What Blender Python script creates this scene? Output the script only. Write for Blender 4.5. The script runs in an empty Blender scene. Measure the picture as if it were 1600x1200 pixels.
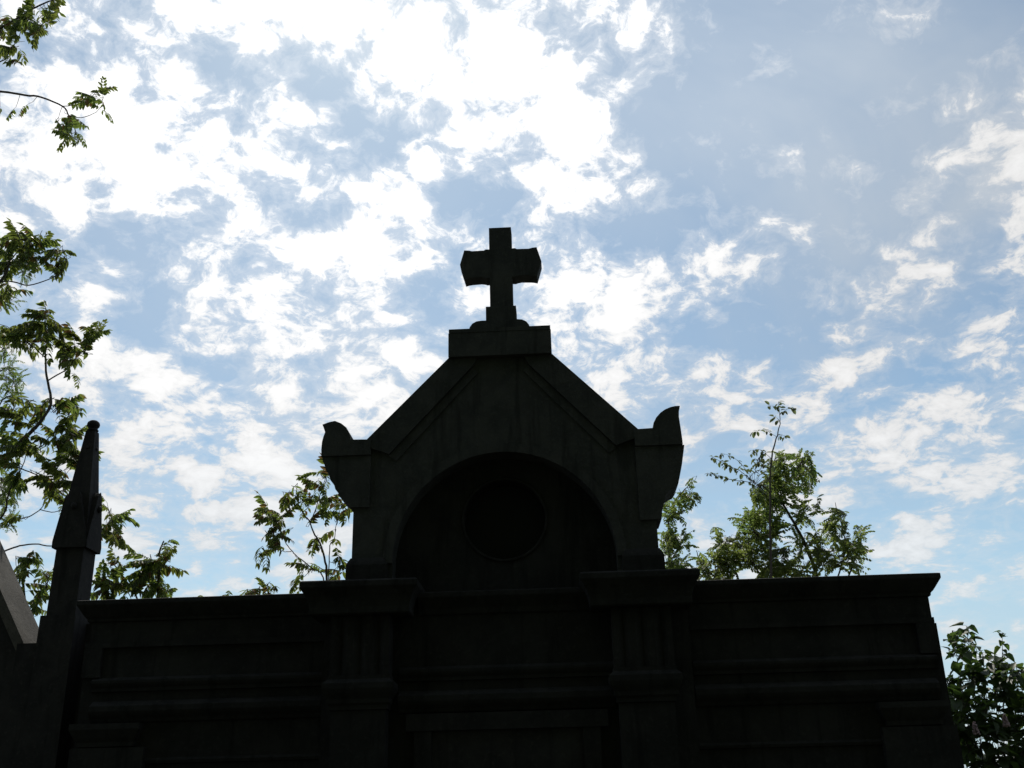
import bpy, bmesh, math, random
from mathutils import Vector, Matrix

R = math.radians
random.seed(7)
sc = bpy.context.scene
col = sc.collection

# ------------------------------------------------------------------ camera
EYE = Vector((0.46, 0.0, 1.6))
HEAD, PITCH, ROLL, FPX = R(2.467), R(22.0), R(1.384), 1620.0
R0 = Vector((math.cos(HEAD), math.sin(HEAD), 0))
FWD = Vector((-math.sin(HEAD) * math.cos(PITCH), math.cos(HEAD) * math.cos(PITCH), math.sin(PITCH)))
U0 = R0.cross(FWD)
RIGHT = math.cos(ROLL) * R0 - math.sin(ROLL) * U0
UP = math.sin(ROLL) * R0 + math.cos(ROLL) * U0
cam_data = bpy.data.cameras.new("camera")
cam = bpy.data.objects.new("camera", cam_data)
col.objects.link(cam)
m = Matrix((RIGHT, UP, -FWD)).transposed().to_4x4()
m.translation = EYE
cam.matrix_world = m
cam_data.sensor_width = 36.0
cam_data.lens = FPX / 1600.0 * 36.0
cam_data.clip_start = 0.05
cam_data.clip_end = 6000.0
sc.camera = cam


def ray(px, py):
    return (FWD + RIGHT * ((px - 800) / FPX) - UP * ((py - 600) / FPX))


def at(px, py, d):
    """the point at distance d (metres along Y) that a sight line through the photograph's pixel meets"""
    v = ray(px, py)
    return EYE + v * (d / v.y)


# ------------------------------------------------------------------ view
sc.view_settings.view_transform = 'Standard'
sc.view_settings.look = 'None'
sc.view_settings.exposure = 0.0
sc.view_settings.gamma = 1.0
sc.view_settings.use_curve_mapping = False

# ------------------------------------------------------------------ sun
SUN_DIR = ray(560, -230).normalized()          # towards the sun
SUN_EL = math.asin(SUN_DIR.z)
SUN_AZ = math.atan2(SUN_DIR.x, SUN_DIR.y)      # clockwise from +Y
sun_data = bpy.data.lights.new("sun", 'SUN')
sun_data.energy = 3.5
sun_data.angle = R(0.53)
sun_data.color = (1.0, 0.95, 0.87)
sun = bpy.data.objects.new("sun", sun_data)
col.objects.link(sun)
sun.rotation_euler = (-SUN_DIR).to_track_quat('-Z', 'Y').to_euler()
sun.location = SUN_DIR * 60


# ------------------------------------------------------------------ node helper
class N:
    def __init__(s, tree):
        s.t = tree

    def new(s, typ, **kw):
        n = s.t.nodes.new(typ)
        for k, v in kw.items():
            setattr(n, k, v)
        return n

    def put(s, sock, v):
        if hasattr(v, 'is_output'):
            s.t.links.new(v, sock)
        elif v is not None:
            sock.default_value = v

    def math(s, op, a, b=None, c=None, clamp=False):
        n = s.new('ShaderNodeMath', operation=op, use_clamp=clamp)
        for i, v in enumerate((a, b, c)):
            s.put(n.inputs[i], v)
        return n.outputs[0]

    def vmath(s, op, a, b=None):
        n = s.new('ShaderNodeVectorMath', operation=op)
        s.put(n.inputs[0], a)
        s.put(n.inputs[1], b)
        return n.outputs['Value'] if op in ('DOT_PRODUCT', 'LENGTH') else n.outputs['Vector']

    def noise(s, vec, scale, detail=4, rough=0.5, dist=0.0, color=False):
        n = s.new('ShaderNodeTexNoise')
        s.put(n.inputs['Vector'], vec)
        n.inputs['Scale'].default_value = scale
        n.inputs['Detail'].default_value = detail
        n.inputs['Roughness'].default_value = rough
        n.inputs['Distortion'].default_value = dist
        return n.outputs['Color' if color else 'Fac']

    def ramp(s, v, lo, hi, a=0.0, b=1.0, smooth=True):
        n = s.new('ShaderNodeMapRange', interpolation_type='SMOOTHSTEP' if smooth else 'LINEAR')
        n.clamp = True
        s.put(n.inputs[0], v)
        for i, x in enumerate((lo, hi, a, b)):
            s.put(n.inputs[i + 1], x)
        return n.outputs[0]

    def mix(s, f, a, b, blend='MIX'):
        n = s.new('ShaderNodeMix', data_type='RGBA', blend_type=blend)
        n.clamp_factor = True
        s.put(n.inputs[0], f)
        s.put(n.inputs[6], a)
        s.put(n.inputs[7], b)
        return n.outputs[2]


# ------------------------------------------------------------------ sky with broken altocumulus
world = bpy.data.worlds.new("World")
sc.world = world
world.use_nodes = True
wt = world.node_tree
wt.nodes.clear()
w = N(wt)
SKY_STRENGTH = 0.1
sky = w.new('ShaderNodeTexSky', sky_type='NISHITA')
sky.sun_disc = False
sky.sun_elevation = SUN_EL
sky.sun_rotation = SUN_AZ
sky.altitude = 100
sky.air_density = 1.0
sky.dust_density = 0.4
sky.ozone_density = 0.5

# cloud banks and gaps: (x, y, half width, half height, tilt, amount), read off the photograph and turned into
# compass bearing / elevation, so that they stay where they are in the sky
BANKS = [
    (560, 10, 350, 105, 0, 0.9), (780, 105, 190, 130, 0, 0.9), (955, 65, 110, 65, 20, 0.5), (740, 190, 210, 90, 0, 1.1), (1000, 85, 90, 60, 20, 0.7),
    (300, 215, 250, 110, -5, 0.85), (60, 230, 170, 130, 0, 0.6), (100, 60, 130, 90, 0, 0.45), (420, 20, 160, 70, 0, 0.6),
    (640, 342, 105, 65, 0, 0.95), (560, 402, 100, 66, -10, 0.85), (378, 366, 82, 56, 0, 0.95), (465, 370, 38, 32, 0, 0.8),
    (450, 318, 62, 26, -10, 0.5), (322, 455, 84, 56, 0, 0.9), (415, 470, 54, 32, 0, 0.7), (540, 487, 74, 40, 10, 0.6),
    (645, 500, 66, 32, 0, 0.5), (250, 335, 90, 46, 0, 0.5), (865, 388, 52, 30, 0, 0.75), (845, 450, 80, 46, 10, 0.7),
    (940, 466, 92, 42, 8, 0.8), (1040, 474, 95, 48, 0, 0.85), (1122, 440, 78, 48, 0, 0.9), (1265, 268, 86, 38, 0, 0.95),
    (965, 280, 170, 80, 28, 1.0), (900, 150, 120, 110, 0, 0.8), (1568, 185, 105, 105, 20, 1.0), (1437, 262, 58, 30, 0, 0.75),
    (1345, 482, 66, 30, -8, 0.9), (1412, 428, 110, 46, -50, 0.65), (1187, 520, 36, 15, 0, 0.7), (1285, 597, 98, 40, -8, 0.95),
    (1345, 568, 44, 24, 0, 0.6), (1160, 598, 84, 30, 0, 0.65), (950, 565, 84, 40, 8, 0.7), (1030, 612, 84, 36, 5, 0.75),
    (1572, 458, 58, 34, -15, 0.7), (1526, 512, 72, 28, -15, 0.75), (1500, 580, 90, 30, -12, 0.75), (1430, 678, 190, 46, -10, 0.8),
    (1560, 765, 110, 42, -10, 0.5), (1450, 838, 150, 36, -5, 0.55), (1530, 930, 130, 40, -5, 0.4), (225, 575, 120, 62, 8, 0.95),
    (400, 522, 72, 38, -8, 0.65), (165, 450, 56, 52, 0, 0.7), (640, 562, 64, 36, 0, 0.85), (520, 546, 48, 26, 0, 0.75),
    (610, 636, 120, 60, -15, 0.8), (300, 690, 130, 50, 5, 0.6), (430, 715, 80, 34, 0, 0.55), (240, 770, 120, 30, 0, 0.5), (330, 810, 120, 26, 0, 0.4), (180, 680, 60, 30, 0, 0.5), (1180, 690, 150, 36, -4, 0.5),
    (480, 610, 70, 30, 0, 0.5), (60, 600, 80, 60, 0, 0.6),
    (330, 420, 560, 480, 0, 0.10), (250, 780, 330, 130, 0, 0.3), (1420, 820, 330, 160, 0, 0.2),
    (545, 195, 128, 42, 42, -1.35), (484, 102, 66, 30, 15, -0.9), (330, 95, 72, 46, 0, -0.85), (242, 32, 42, 26, 0, -0.6),
    (725, 302, 78, 50, 28, -1.15), (800, 240, 62, 34, -20, -0.55), (222, 355, 42, 30, 0, -0.5), (225, 470, 62, 76, 0, -1.0),
    (430, 414, 58, 30, 0, -0.75), (520, 335, 66, 24, 0, -0.65), (332, 330, 40, 26, 0, -0.5), (680, 440, 100, 40, 0, -0.45),
    (1230, 500, 170, 88, 0, -0.9), (1210, 130, 360, 190, 0, -1.3), (1020, 375, 140, 50, 10, -0.9), (1380, 320, 200, 80, 0, -0.8),
    (600, 590, 50, 24, 0, -0.5), (1430, 560, 80, 50, -30, -0.5), (1560, 50, 120, 90, 0, -0.8), (350, 580, 60, 40, 0, -0.5),
]
tc = w.new('ShaderNodeTexCoord')
sep = w.new('ShaderNodeSeparateXYZ')
wt.links.new(tc.outputs['Generated'], sep.inputs[0])
dx, dy, dz = sep.outputs
dzc = w.math('MAXIMUM', dz, 0.0)
den = w.math('ADD', dzc, 0.26)
cmb = w.new('ShaderNodeCombineXYZ')
w.put(cmb.inputs[0], w.math('DIVIDE', dx, den))
w.put(cmb.inputs[1], w.math('DIVIDE', dy, den))
P = cmb.outputs[0]                                   # the cloud deck, foreshortened towards the horizon
warp = w.vmath('SCALE', w.vmath('SUBTRACT', w.noise(P, 4.0, 3, 0.55, color=True), (0.5, 0.5, 0.5)), None)
warp.node.inputs['Scale'].default_value = 0.16
PW = w.vmath('ADD', P, warp)
az = w.math('ARCTAN2', dx, dy)
el = w.math('ARCSINE', dz)
cmb2 = w.new('ShaderNodeCombineXYZ')
w.put(cmb2.inputs[0], w.math('MULTIPLY', az, 0.93))
w.put(cmb2.inputs[1], el)
warp2 = w.vmath('SCALE', w.vmath('SUBTRACT', w.noise(P, 9.0, 3, 0.6, color=True), (0.5, 0.5, 0.5)), None)
warp2.node.inputs['Scale'].default_value = 0.055
A = w.vmath('ADD', cmb2.outputs[0], warp2)


def bank_sum(banks, coord):
    out = None
    for (bx, by, rx, ry, tilt, amt) in banks:
        v = ray(bx, by).normalized()
        mp = w.new('ShaderNodeMapping', vector_type='TEXTURE')
        w.put(mp.inputs['Vector'], coord)
        mp.inputs['Location'].default_value = (0.93 * math.atan2(v.x, v.y), math.asin(v.z), 0)
        mp.inputs['Rotation'].default_value = (0, 0, R(-tilt + 1.4))
        mp.inputs['Scale'].default_value = (1.25 * rx / FPX, 1.25 * ry / FPX, 1)
        g = w.new('ShaderNodeTexGradient', gradient_type='SPHERICAL')
        w.put(g.inputs[0], mp.outputs[0])
        out = w.math('MULTIPLY', g.outputs['Fac'], amt) if out is None else w.math('MULTIPLY_ADD', g.outputs['Fac'], amt, out)
    return out


total = bank_sum(BANKS, A)
cirrus = bank_sum([(1330, 130, 420, 260, 0, 0.65), (1480, 330, 330, 170, -15, 0.6), (300, 480, 420, 240, 0, 0.3), (1000, 700, 700, 200, 0, 0.25)], A)
# puff texture: the direction itself, flattened more and more towards the horizon
cmb3 = w.new('ShaderNodeCombineXYZ')
w.put(cmb3.inputs[0], dx)
w.put(cmb3.inputs[1], dy)
w.put(cmb3.inputs[2], w.math('MULTIPLY', w.math('LOGARITHM', w.math('ADD', dzc, 0.22), math.e), 1.0))
Q = cmb3.outputs[0]
warp3 = w.vmath('SCALE', w.vmath('SUBTRACT', w.noise(Q, 14.0, 3, 0.55, color=True), (0.5, 0.5, 0.5)), None)
warp3.node.inputs['Scale'].default_value = 0.05
QW = w.vmath('ADD', Q, warp3)
puffs = w.noise(QW, 7.0, 2, 0.5)
cells = w.noise(QW, 23.0, 2, 0.5)
fine = w.noise(QW, 48.0, 8, 0.66, 0.1)
vor = w.new('ShaderNodeTexVoronoi', feature='SMOOTH_F1')
vor.inputs['Scale'].default_value = 19.0
vor.inputs['Smoothness'].default_value = 0.35
w.put(vor.inputs['Vector'], QW)
dens = w.math('MULTIPLY_ADD', puffs, 0.45, w.math('MULTIPLY', fine, 1.6))
dens = w.math('MULTIPLY_ADD', cells, 0.85, dens)
dens = w.math('MULTIPLY_ADD', vor.outputs['Distance'], -0.75, dens)
dens = w.math('ADD', dens, w.math('MULTIPLY', total, 0.38))
puff_a = w.ramp(dens, 1.03, 1.42)
wisp_a = w.ramp(dens, 0.80, 1.22, 0.0, 0.26)
alpha = w.math('MULTIPLY', w.math('MAXIMUM', puff_a, wisp_a), w.ramp(dz, 0.05, 0.36, 0.62, 1.0))
sd = w.vmath('DOT_PRODUCT', tc.outputs['Generated'], tuple(SUN_DIR))
glow = w.ramp(sd, 0.80, 1.0)
veil_n = w.noise(P, 1.3, 6, 0.62, 0.6)
veil = w.math('ADD', w.math('MULTIPLY_ADD', glow, 0.06, w.ramp(veil_n, 0.36, 0.72, 0.04, 0.30)), w.math('MULTIPLY', cirrus, w.ramp(veil_n, 0.3, 0.65, 0.7, 1.2)), clamp=True)
core = w.ramp(dens, 1.2, 1.8)
bright = w.math('MULTIPLY_ADD', glow, 4.0, 8.4)
bright = w.math('MULTIPLY', bright, w.math('MULTIPLY_ADD', core, 0.16, 0.92))
cc = w.new('ShaderNodeVectorMath', operation='SCALE')
cc.inputs[0].default_value = (1.0, 1.0, 1.0)
w.put(cc.inputs['Scale'], bright)
vc = w.new('ShaderNodeVectorMath', operation='SCALE')
vc.inputs[0].default_value = (0.92, 1.05, 1.2)
w.put(vc.inputs['Scale'], w.math('MULTIPLY_ADD', glow, 1.6, 5.2))
clear = w.mix(1.0, sky.outputs[0], (0.92, 1.06, 1.03, 1), 'MULTIPLY')
c1 = w.mix(veil, clear, vc.outputs[0])
low = w.ramp(dz, 0.02, 0.36, 0.8, 0.0)
hz = w.mix(low, c1, (5.2, 6.9, 8.1, 1))
c2 = w.mix(alpha, hz, cc.outputs[0])
bg = w.new('ShaderNodeBackground')
bg.inputs['Strength'].default_value = SKY_STRENGTH
w.put(bg.inputs['Color'], c2)
wo = w.new('ShaderNodeOutputWorld')
wt.links.new(bg.outputs[0], wo.inputs[0])
# ------------------------------------------------------------------ materials
def material(name):
    mt = bpy.data.materials.new(name)
    mt.use_nodes = True
    n = N(mt.node_tree)
    p = mt.node_tree.nodes['Principled BSDF']
    return mt, n, p


def stone(name, c1, c2, c3, scale=3.0, rough=0.9, bump=0.35):
    mt, n, p = material(name)
    t = n.new('ShaderNodeTexCoord').outputs['Object']
    base = n.noise(t, scale, 6, 0.62, 0.3)
    spots = n.noise(t, scale * 9, 5, 0.7)
    streak_map = n.new('ShaderNodeMapping')
    n.put(streak_map.inputs['Vector'], t)
    streak_map.inputs['Scale'].default_value = (5.0, 5.0, 0.6)
    streak = n.noise(streak_map.outputs[0], 2.2, 5, 0.6)
    c = n.mix(n.ramp(base, 0.35, 0.65), c1, c2)
    c = n.mix(n.ramp(spots, 0.52, 0.72, 0, 0.7), c, c3)
    c = n.mix(n.ramp(streak, 0.5, 0.72, 0, 0.65), c, tuple(x * 0.45 for x in c1[:3]) + (1,))
    n.put(p.inputs['Base Color'], c)
    p.inputs['Roughness'].default_value = rough
    p.inputs['Specular IOR Level'].default_value = 0.12
    b = n.new('ShaderNodeBump')
    b.inputs['Strength'].default_value = bump
    b.inputs['Distance'].default_value = 0.02
    n.put(b.inputs['Height'], n.math('ADD', spots, n.math('MULTIPLY', base, 0.6)))
    n.put(p.inputs['Normal'], b.outputs[0])
    return mt


M_STONE = stone("near_black_stone", (0.024, 0.024, 0.0235, 1), (0.037, 0.0365, 0.035, 1), (0.048, 0.049, 0.044, 1))  # very dark base tone for the near-black walls
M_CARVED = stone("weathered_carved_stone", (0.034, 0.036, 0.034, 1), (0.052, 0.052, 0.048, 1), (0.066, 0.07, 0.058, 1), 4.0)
M_GABLE = stone("sky_lit_gable_stone", (0.048, 0.05, 0.048, 1), (0.07, 0.071, 0.066, 1), (0.088, 0.092, 0.078, 1), 4.0)  # paler copy of the stone: the gable's stronger sky light put into its colour
M_GOTHIC = stone("dark_gothic_stone", (0.03, 0.029, 0.029, 1), (0.046, 0.044, 0.042, 1), (0.062, 0.06, 0.054, 1), 3.5)
M_PALE = stone("pale_limestone", (0.08, 0.074, 0.064, 1), (0.115, 0.106, 0.092, 1), (0.045, 0.041, 0.036, 1), 5.0)
M_ROOF = stone("roof_slab_stone", (0.08, 0.078, 0.07, 1), (0.12, 0.115, 0.1, 1), (0.14, 0.14, 0.11, 1))


def leaf_material(name, front, back, trans, vary=0.25, tfac=0.5):
    mt = bpy.data.materials.new(name)
    mt.use_nodes = True
    n = N(mt.node_tree)
    mt.node_tree.nodes.clear()
    info = n.new('ShaderNodeObjectInfo')
    t = n.new('ShaderNodeTexCoord').outputs['Object']
    geo = n.new('ShaderNodeNewGeometry')
    v = n.math('ADD', n.math('MULTIPLY', info.outputs['Random'], 0.6), n.math('MULTIPLY', n.noise(t, 14.0, 2), 0.8))
    k = n.ramp(v, 0.25, 1.15, 1.0 - vary, 1.0 + vary, smooth=False)
    hs = []
    for c in (front, trans):
        h = n.new('ShaderNodeHueSaturation')
        h.inputs['Color'].default_value = c
        n.put(h.inputs['Value'], k)
        n.put(h.inputs['Hue'], n.ramp(info.outputs['Random'], 0, 1, 0.485, 0.515, smooth=False))
        hs.append(h.outputs[0])
    dif = n.new('ShaderNodeBsdfPrincipled')
    n.put(dif.inputs['Base Color'], n.mix(geo.outputs['Backfacing'], hs[0], back))
    dif.inputs['Roughness'].default_value = 0.5
    dif.inputs['Specular IOR Level'].default_value = 0.3
    tr = n.new('ShaderNodeBsdfTranslucent')
    n.put(tr.inputs['Color'], hs[1])
    mx = n.new('ShaderNodeMixShader')
    mx.inputs[0].default_value = tfac
    mt.node_tree.links.new(dif.outputs[0], mx.inputs[1])
    mt.node_tree.links.new(tr.outputs[0], mx.inputs[2])
    o = n.new('ShaderNodeOutputMaterial')
    mt.node_tree.links.new(mx.outputs[0], o.inputs[0])
    return mt


M_AIL = leaf_material("ailanthus_leaf", (0.045, 0.075, 0.02, 1), (0.06, 0.085, 0.035, 1), (0.22, 0.28, 0.05, 1))
M_AILRED = leaf_material("young_ailanthus_leaf", (0.075, 0.052, 0.024, 1), (0.085, 0.06, 0.035, 1), (0.2, 0.13, 0.04, 1))
M_LOC = leaf_material("locust_leaf", (0.05, 0.085, 0.02, 1), (0.07, 0.1, 0.04, 1), (0.28, 0.38, 0.08, 1))
M_ELM = leaf_material("elm_leaf", (0.05, 0.075, 0.025, 1), (0.07, 0.09, 0.045, 1), (0.18, 0.22, 0.08, 1))
M_LIL = leaf_material("lilac_leaf", (0.04, 0.07, 0.02, 1), (0.055, 0.08, 0.035, 1), (0.10, 0.17, 0.03, 1), tfac=0.4)
M_FLOWER, _n, _p = material("faded_lilac_blossom")
_p.inputs['Base Color'].default_value = (0.36, 0.26, 0.27, 1)
_p.inputs['Roughness'].default_value = 0.8
M_BARK, _n, _p = material("grey_brown_bark")
_t = _n.new('ShaderNodeTexCoord').outputs['Object']
_n.put(_p.inputs['Base Color'], _n.mix(_n.noise(_t, 22.0, 5, 0.6), (0.05, 0.04, 0.032, 1), (0.12, 0.1, 0.08, 1)))
_p.inputs['Roughness'].default_value = 0.9
M_GROUND, _n, _p = material("worn_grass_and_gravel")
_t = _n.new('ShaderNodeTexCoord').outputs['Object']
_n.put(_p.inputs['Base Color'], _n.mix(_n.ramp(_n.noise(_t, 0.6, 8, 0.65), 0.4, 0.6), (0.028, 0.036, 0.015, 1), (0.05, 0.043, 0.033, 1)))
_p.inputs['Roughness'].default_value = 1.0
M_WOOD, _n, _p = material("added_evergreen_foliage")  # foliage of the added, unseen trees behind the viewer
_t = _n.new('ShaderNodeTexCoord').outputs['Object']
_n.put(_p.inputs['Base Color'], _n.mix(_n.noise(_t, 3.0, 6, 0.7), (0.02, 0.035, 0.012, 1), (0.05, 0.075, 0.025, 1)))
_p.inputs['Roughness'].default_value = 0.9


# ------------------------------------------------------------------ mesh helpers
def link(name, bm, mats, parent=None, smooth=False, bevel=0.0):
    if bevel:
        es = [e for e in bm.edges if len(e.link_faces) == 2 and e.calc_face_angle(0) > 0.5]
        bmesh.ops.bevel(bm, geom=es, offset=bevel, segments=2, profile=0.6, affect='EDGES', clamp_overlap=True)
    bmesh.ops.recalc_face_normals(bm, faces=bm.faces)
    me = bpy.data.meshes.new(name)
    bm.to_mesh(me)
    bm.free()
    for x in (mats if isinstance(mats, (list, tuple)) else [mats]):
        me.materials.append(x)
    if smooth:
        for p in me.polygons:
            p.use_smooth = True
    o = bpy.data.objects.new(name, me)
    col.objects.link(o)
    adopt(o, parent)
    return o


def world_of(o):
    v = Vector(o.location)
    while o.parent:
        o = o.parent
        v += Vector(o.location)
    return v


def adopt(o, parent):
    """parents keep no rotation or scale, so a child built in world coordinates is just shifted back"""
    if parent is None:
        return
    o.parent = parent
    off = world_of(parent)
    o.location = Vector(o.location) - off


def thing(name, loc, label, cat, group=None):
    o = bpy.data.objects.new(name, None)
    o.empty_display_size = 0.2
    o.location = loc
    col.objects.link(o)
    o['label'] = label
    o['category'] = cat
    if group:
        o['group'] = group
    return o


def box(bm, x0, x1, y0, y1, z0, z1):
    vs = [bm.verts.new(c) for c in ((x0, y0, z0), (x1, y0, z0), (x1, y1, z0), (x0, y1, z0),
                                    (x0, y0, z1), (x1, y0, z1), (x1, y1, z1), (x0, y1, z1))]
    for f in ((0, 1, 2, 3), (4, 5, 6, 7), (0, 1, 5, 4), (1, 2, 6, 5), (2, 3, 7, 6), (3, 0, 4, 7)):
        bm.faces.new([vs[i] for i in f])


def prism(bm, pts, y0, y1):
    """outline in the facade's plane (x, z), given depth from y0 to y1"""
    a = [bm.verts.new((x, y0, z)) for x, z in pts]
    b = [bm.verts.new((x, y1, z)) for x, z in pts]
    bm.faces.new(a)
    bm.faces.new(b[::-1])
    for i in range(len(pts)):
        j = (i + 1) % len(pts)
        bm.faces.new((a[i], a[j], b[j], b[i]))


def sweep_cornice(bm, x0, x1, yf, yb, prof, left=True, right=True):
    """a moulding profile of (projection, z) carried along the front and round the free ends, mitred"""
    rows = []
    for out, z in prof:
        row = []
        if left:
            row.append((x0 - out, yb, z))
        row.append((x0 - (out if left else 0), yf - out, z))
        row.append((x1 + (out if right else 0), yf - out, z))
        if right:
            row.append((x1 + out, yb, z))
        rows.append([bm.verts.new(c) for c in row])
    for a, b in zip(rows, rows[1:]):
        for i in range(len(a) - 1):
            bm.faces.new((a[i], a[i + 1], b[i + 1], b[i]))
    # close top, bottom, back and ends
    def cap(row, zrow):
        pts = [v for v in row]
        if not left:
            pts = [bm.verts.new((x0, yb, zrow))] + pts
        if not right:
            pts = pts + [bm.verts.new((x1, yb, zrow))]
        bm.faces.new(pts)
        return pts
    t = cap(rows[-1], prof[-1][1])
    b = cap(rows[0], prof[0][1])
    bmesh.ops.remove_doubles(bm, verts=bm.verts, dist=1e-5)
    bmesh.ops.holes_fill(bm, edges=[e for e in bm.edges if e.is_boundary], sides=0)


def tube(bm, pts, radii, seg=6):
    rings = []
    n = len(pts)
    for i, p in enumerate(pts):
        d = (pts[min(i + 1, n - 1)] - pts[max(i - 1, 0)])
        if d.length < 1e-6:
            d = Vector((0, 0, 1))
        d.normalize()
        a = d.orthogonal().normalized()
        b = d.cross(a)
        if rings:
            # keep the seam steady
            pa = (rings[-1][0].co - pts[i - 1])
            a = (pa - d * pa.dot(d)).normalized()
            b = d.cross(a)
        rings.append([bm.verts.new(p + radii[i] * (math.cos(2 * math.pi * k / seg) * a + math.sin(2 * math.pi * k / seg) * b)) for k in range(seg)])
    for r, s in zip(rings, rings[1:]):
        for k in range(seg):
            bm.faces.new((r[k], r[(k + 1) % seg], s[(k + 1) % seg], s[k]))
    bm.faces.new(rings[0][::-1])
    bm.faces.new(rings[-1])


def lathe(bm, cx, cy, prof, seg=20):
    rows = [[bm.verts.new((cx + r * math.cos(2 * math.pi * k / seg), cy + r * math.sin(2 * math.pi * k / seg), z)) for k in range(seg)] for r, z in prof]
    for a, b in zip(rows, rows[1:]):
        for k in range(seg):
            bm.faces.new((a[k], a[(k + 1) % seg], b[(k + 1) % seg], b[k]))
    bm.faces.new(rows[0][::-1])
    bm.faces.new(rows[-1])


def smooth_line(pts, sub=4):
    """Catmull-Rom through the points"""
    out = []
    n = len(pts)
    for i in range(n - 1):
        p0, p1, p2, p3 = pts[max(i - 1, 0)], pts[i], pts[i + 1], pts[min(i + 2, n - 1)]
        for k in range(sub):
            t = k / sub
            out.append(0.5 * ((2 * p1) + (p2 - p0) * t + (2 * p0 - 5 * p1 + 4 * p2 - p3) * t * t + (3 * p1 - p0 - 3 * p2 + p3) * t ** 3))
    out.append(pts[-1])
    return out


# ------------------------------------------------------------------ ground
bm = bmesh.new()
for s in (1,):
    vs = [bm.verts.new(c) for c in ((-900, -900, 0), (900, -900, 0), (900, 900, 0), (-900, 900, 0))]
    bm.faces.new(vs)
g = link('ground', bm, M_GROUND)
g['kind'] = 'structure'
g['label'] = 'dark ground of worn grass and gravel between the tombs'

# ------------------------------------------------------------------ the mausoleum
XC = 0.02
maus = thing('mausoleum', (XC, 8.0, 0), 'wide near-black stone mausoleum with a gabled centre, round window and cross on top', 'mausoleum')


def sx(v):
    return XC + v


def new():
    return bmesh.new()


# body behind the facade
bm = new()
box(bm, sx(-3.262), sx(3.23), 8.10, 10.4, 2.792, 3.05); box(bm, sx(-3.285), sx(3.256), 8.099, 10.4, 0, 2.79)
link('wall', bm, M_STONE, maus, bevel=0.006)
bm = new()
box(bm, sx(-3.27), sx(3.27), 8.06, 10.44, 0, 0.45)
link('plinth', bm, M_STONE, maus, bevel=0.015)
bm = new()
box(bm, sx(-3.2), sx(3.2), 8.14, 10.36, 3.05, 3.12)
link('roof', bm, M_ROOF, maus, bevel=0.01)

CORN = [(0.0, 2.99), (0.012, 2.995), (0.014, 3.015), (0.03, 3.03), (0.05, 3.06), (0.072, 3.095), (0.085, 3.115), (0.085, 3.15), (0.07, 3.155)]
MOULD = [(0.0, 2.455), (0.02, 2.46), (0.02, 2.485), (0.035, 2.50), (0.045, 2.52), (0.045, 2.54), (0.0, 2.565)]
LOWC = [(0.0, 2.225), (0.02, 2.235), (0.03, 2.26), (0.055, 2.285), (0.068, 2.31), (0.068, 2.35), (0.015, 2.385), (0.0, 2.39)]
STRING = [(0.0, 1.93), (0.015, 1.935), (0.02, 1.955), (0.0, 1.975)]
for s in (-1, 1):
    xa, xb = (sx(-3.285), sx(-1.40)) if s < 0 else (sx(1.40), sx(3.235))
    L, Rr = s < 0, s > 0
    bm = new(); sweep_cornice(bm, xa, xb, 8.095, 10.3, CORN, L, Rr); link('cornice', bm, M_STONE, maus, bevel=0.004)
    bm = new(); sweep_cornice(bm, xa + (0.09 if L else 0), xb - (0.03 if Rr else 0), 8.095, 10.3, MOULD, False, False); link('moulding', bm, M_STONE, maus)
    bm = new(); sweep_cornice(bm, xa + (0.11 if L else 0), xb - (0.055 if Rr else 0), 8.095, 10.3, LOWC, False, False); link('lower_cornice', bm, M_STONE, maus, bevel=0.003)
    # sunk frieze panel: a frame of four strips round the panel bed
    xi0, xi1 = (xa + 0.14, xb - 0.05) if s < 0 else (xa + 0.05, xb - 0.14)
    bm = new()
    prism(bm, [(xa, 2.83), (xb, 2.83), (xb, 2.79), (xa, 2.79)], 8.07, 8.0995)
    box(bm, xa if s < 0 else xi1, xi0 if s < 0 else xb, 8.07, 8.0995, 2.567, 2.788)
    link('frieze_frame', bm, M_STONE, maus, bevel=0.005)
    # end pier with its own capital, and the sunk bay beside it
    px0, px1 = (sx(-3.283), sx(-2.72)) if s < 0 else (sx(2.72), sx(3.254))
    bm = new(); box(bm, px0, px1, 8.03, 8.0985, 0.45, 2.05); link('end_pilaster', bm, M_STONE, maus, bevel=0.006)
    bm = new()
    sweep_cornice(bm, px0 + 0.06, px1 - 0.11, 8.06, 8.0985, [(0.0, 2.05), (0.02, 2.06), (0.02, 2.09), (0.04, 2.12), (0.07, 2.18), (0.07, 2.222)])
    link('capital', bm, M_STONE, maus)
    bm = new()
    sweep_cornice(bm, min(xa, xb) if s > 0 else px1, px0 if s > 0 else max(xa, xb), 8.095, 8.0998, STRING, False, False)
    link('string_course', bm, M_STONE, maus)

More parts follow.
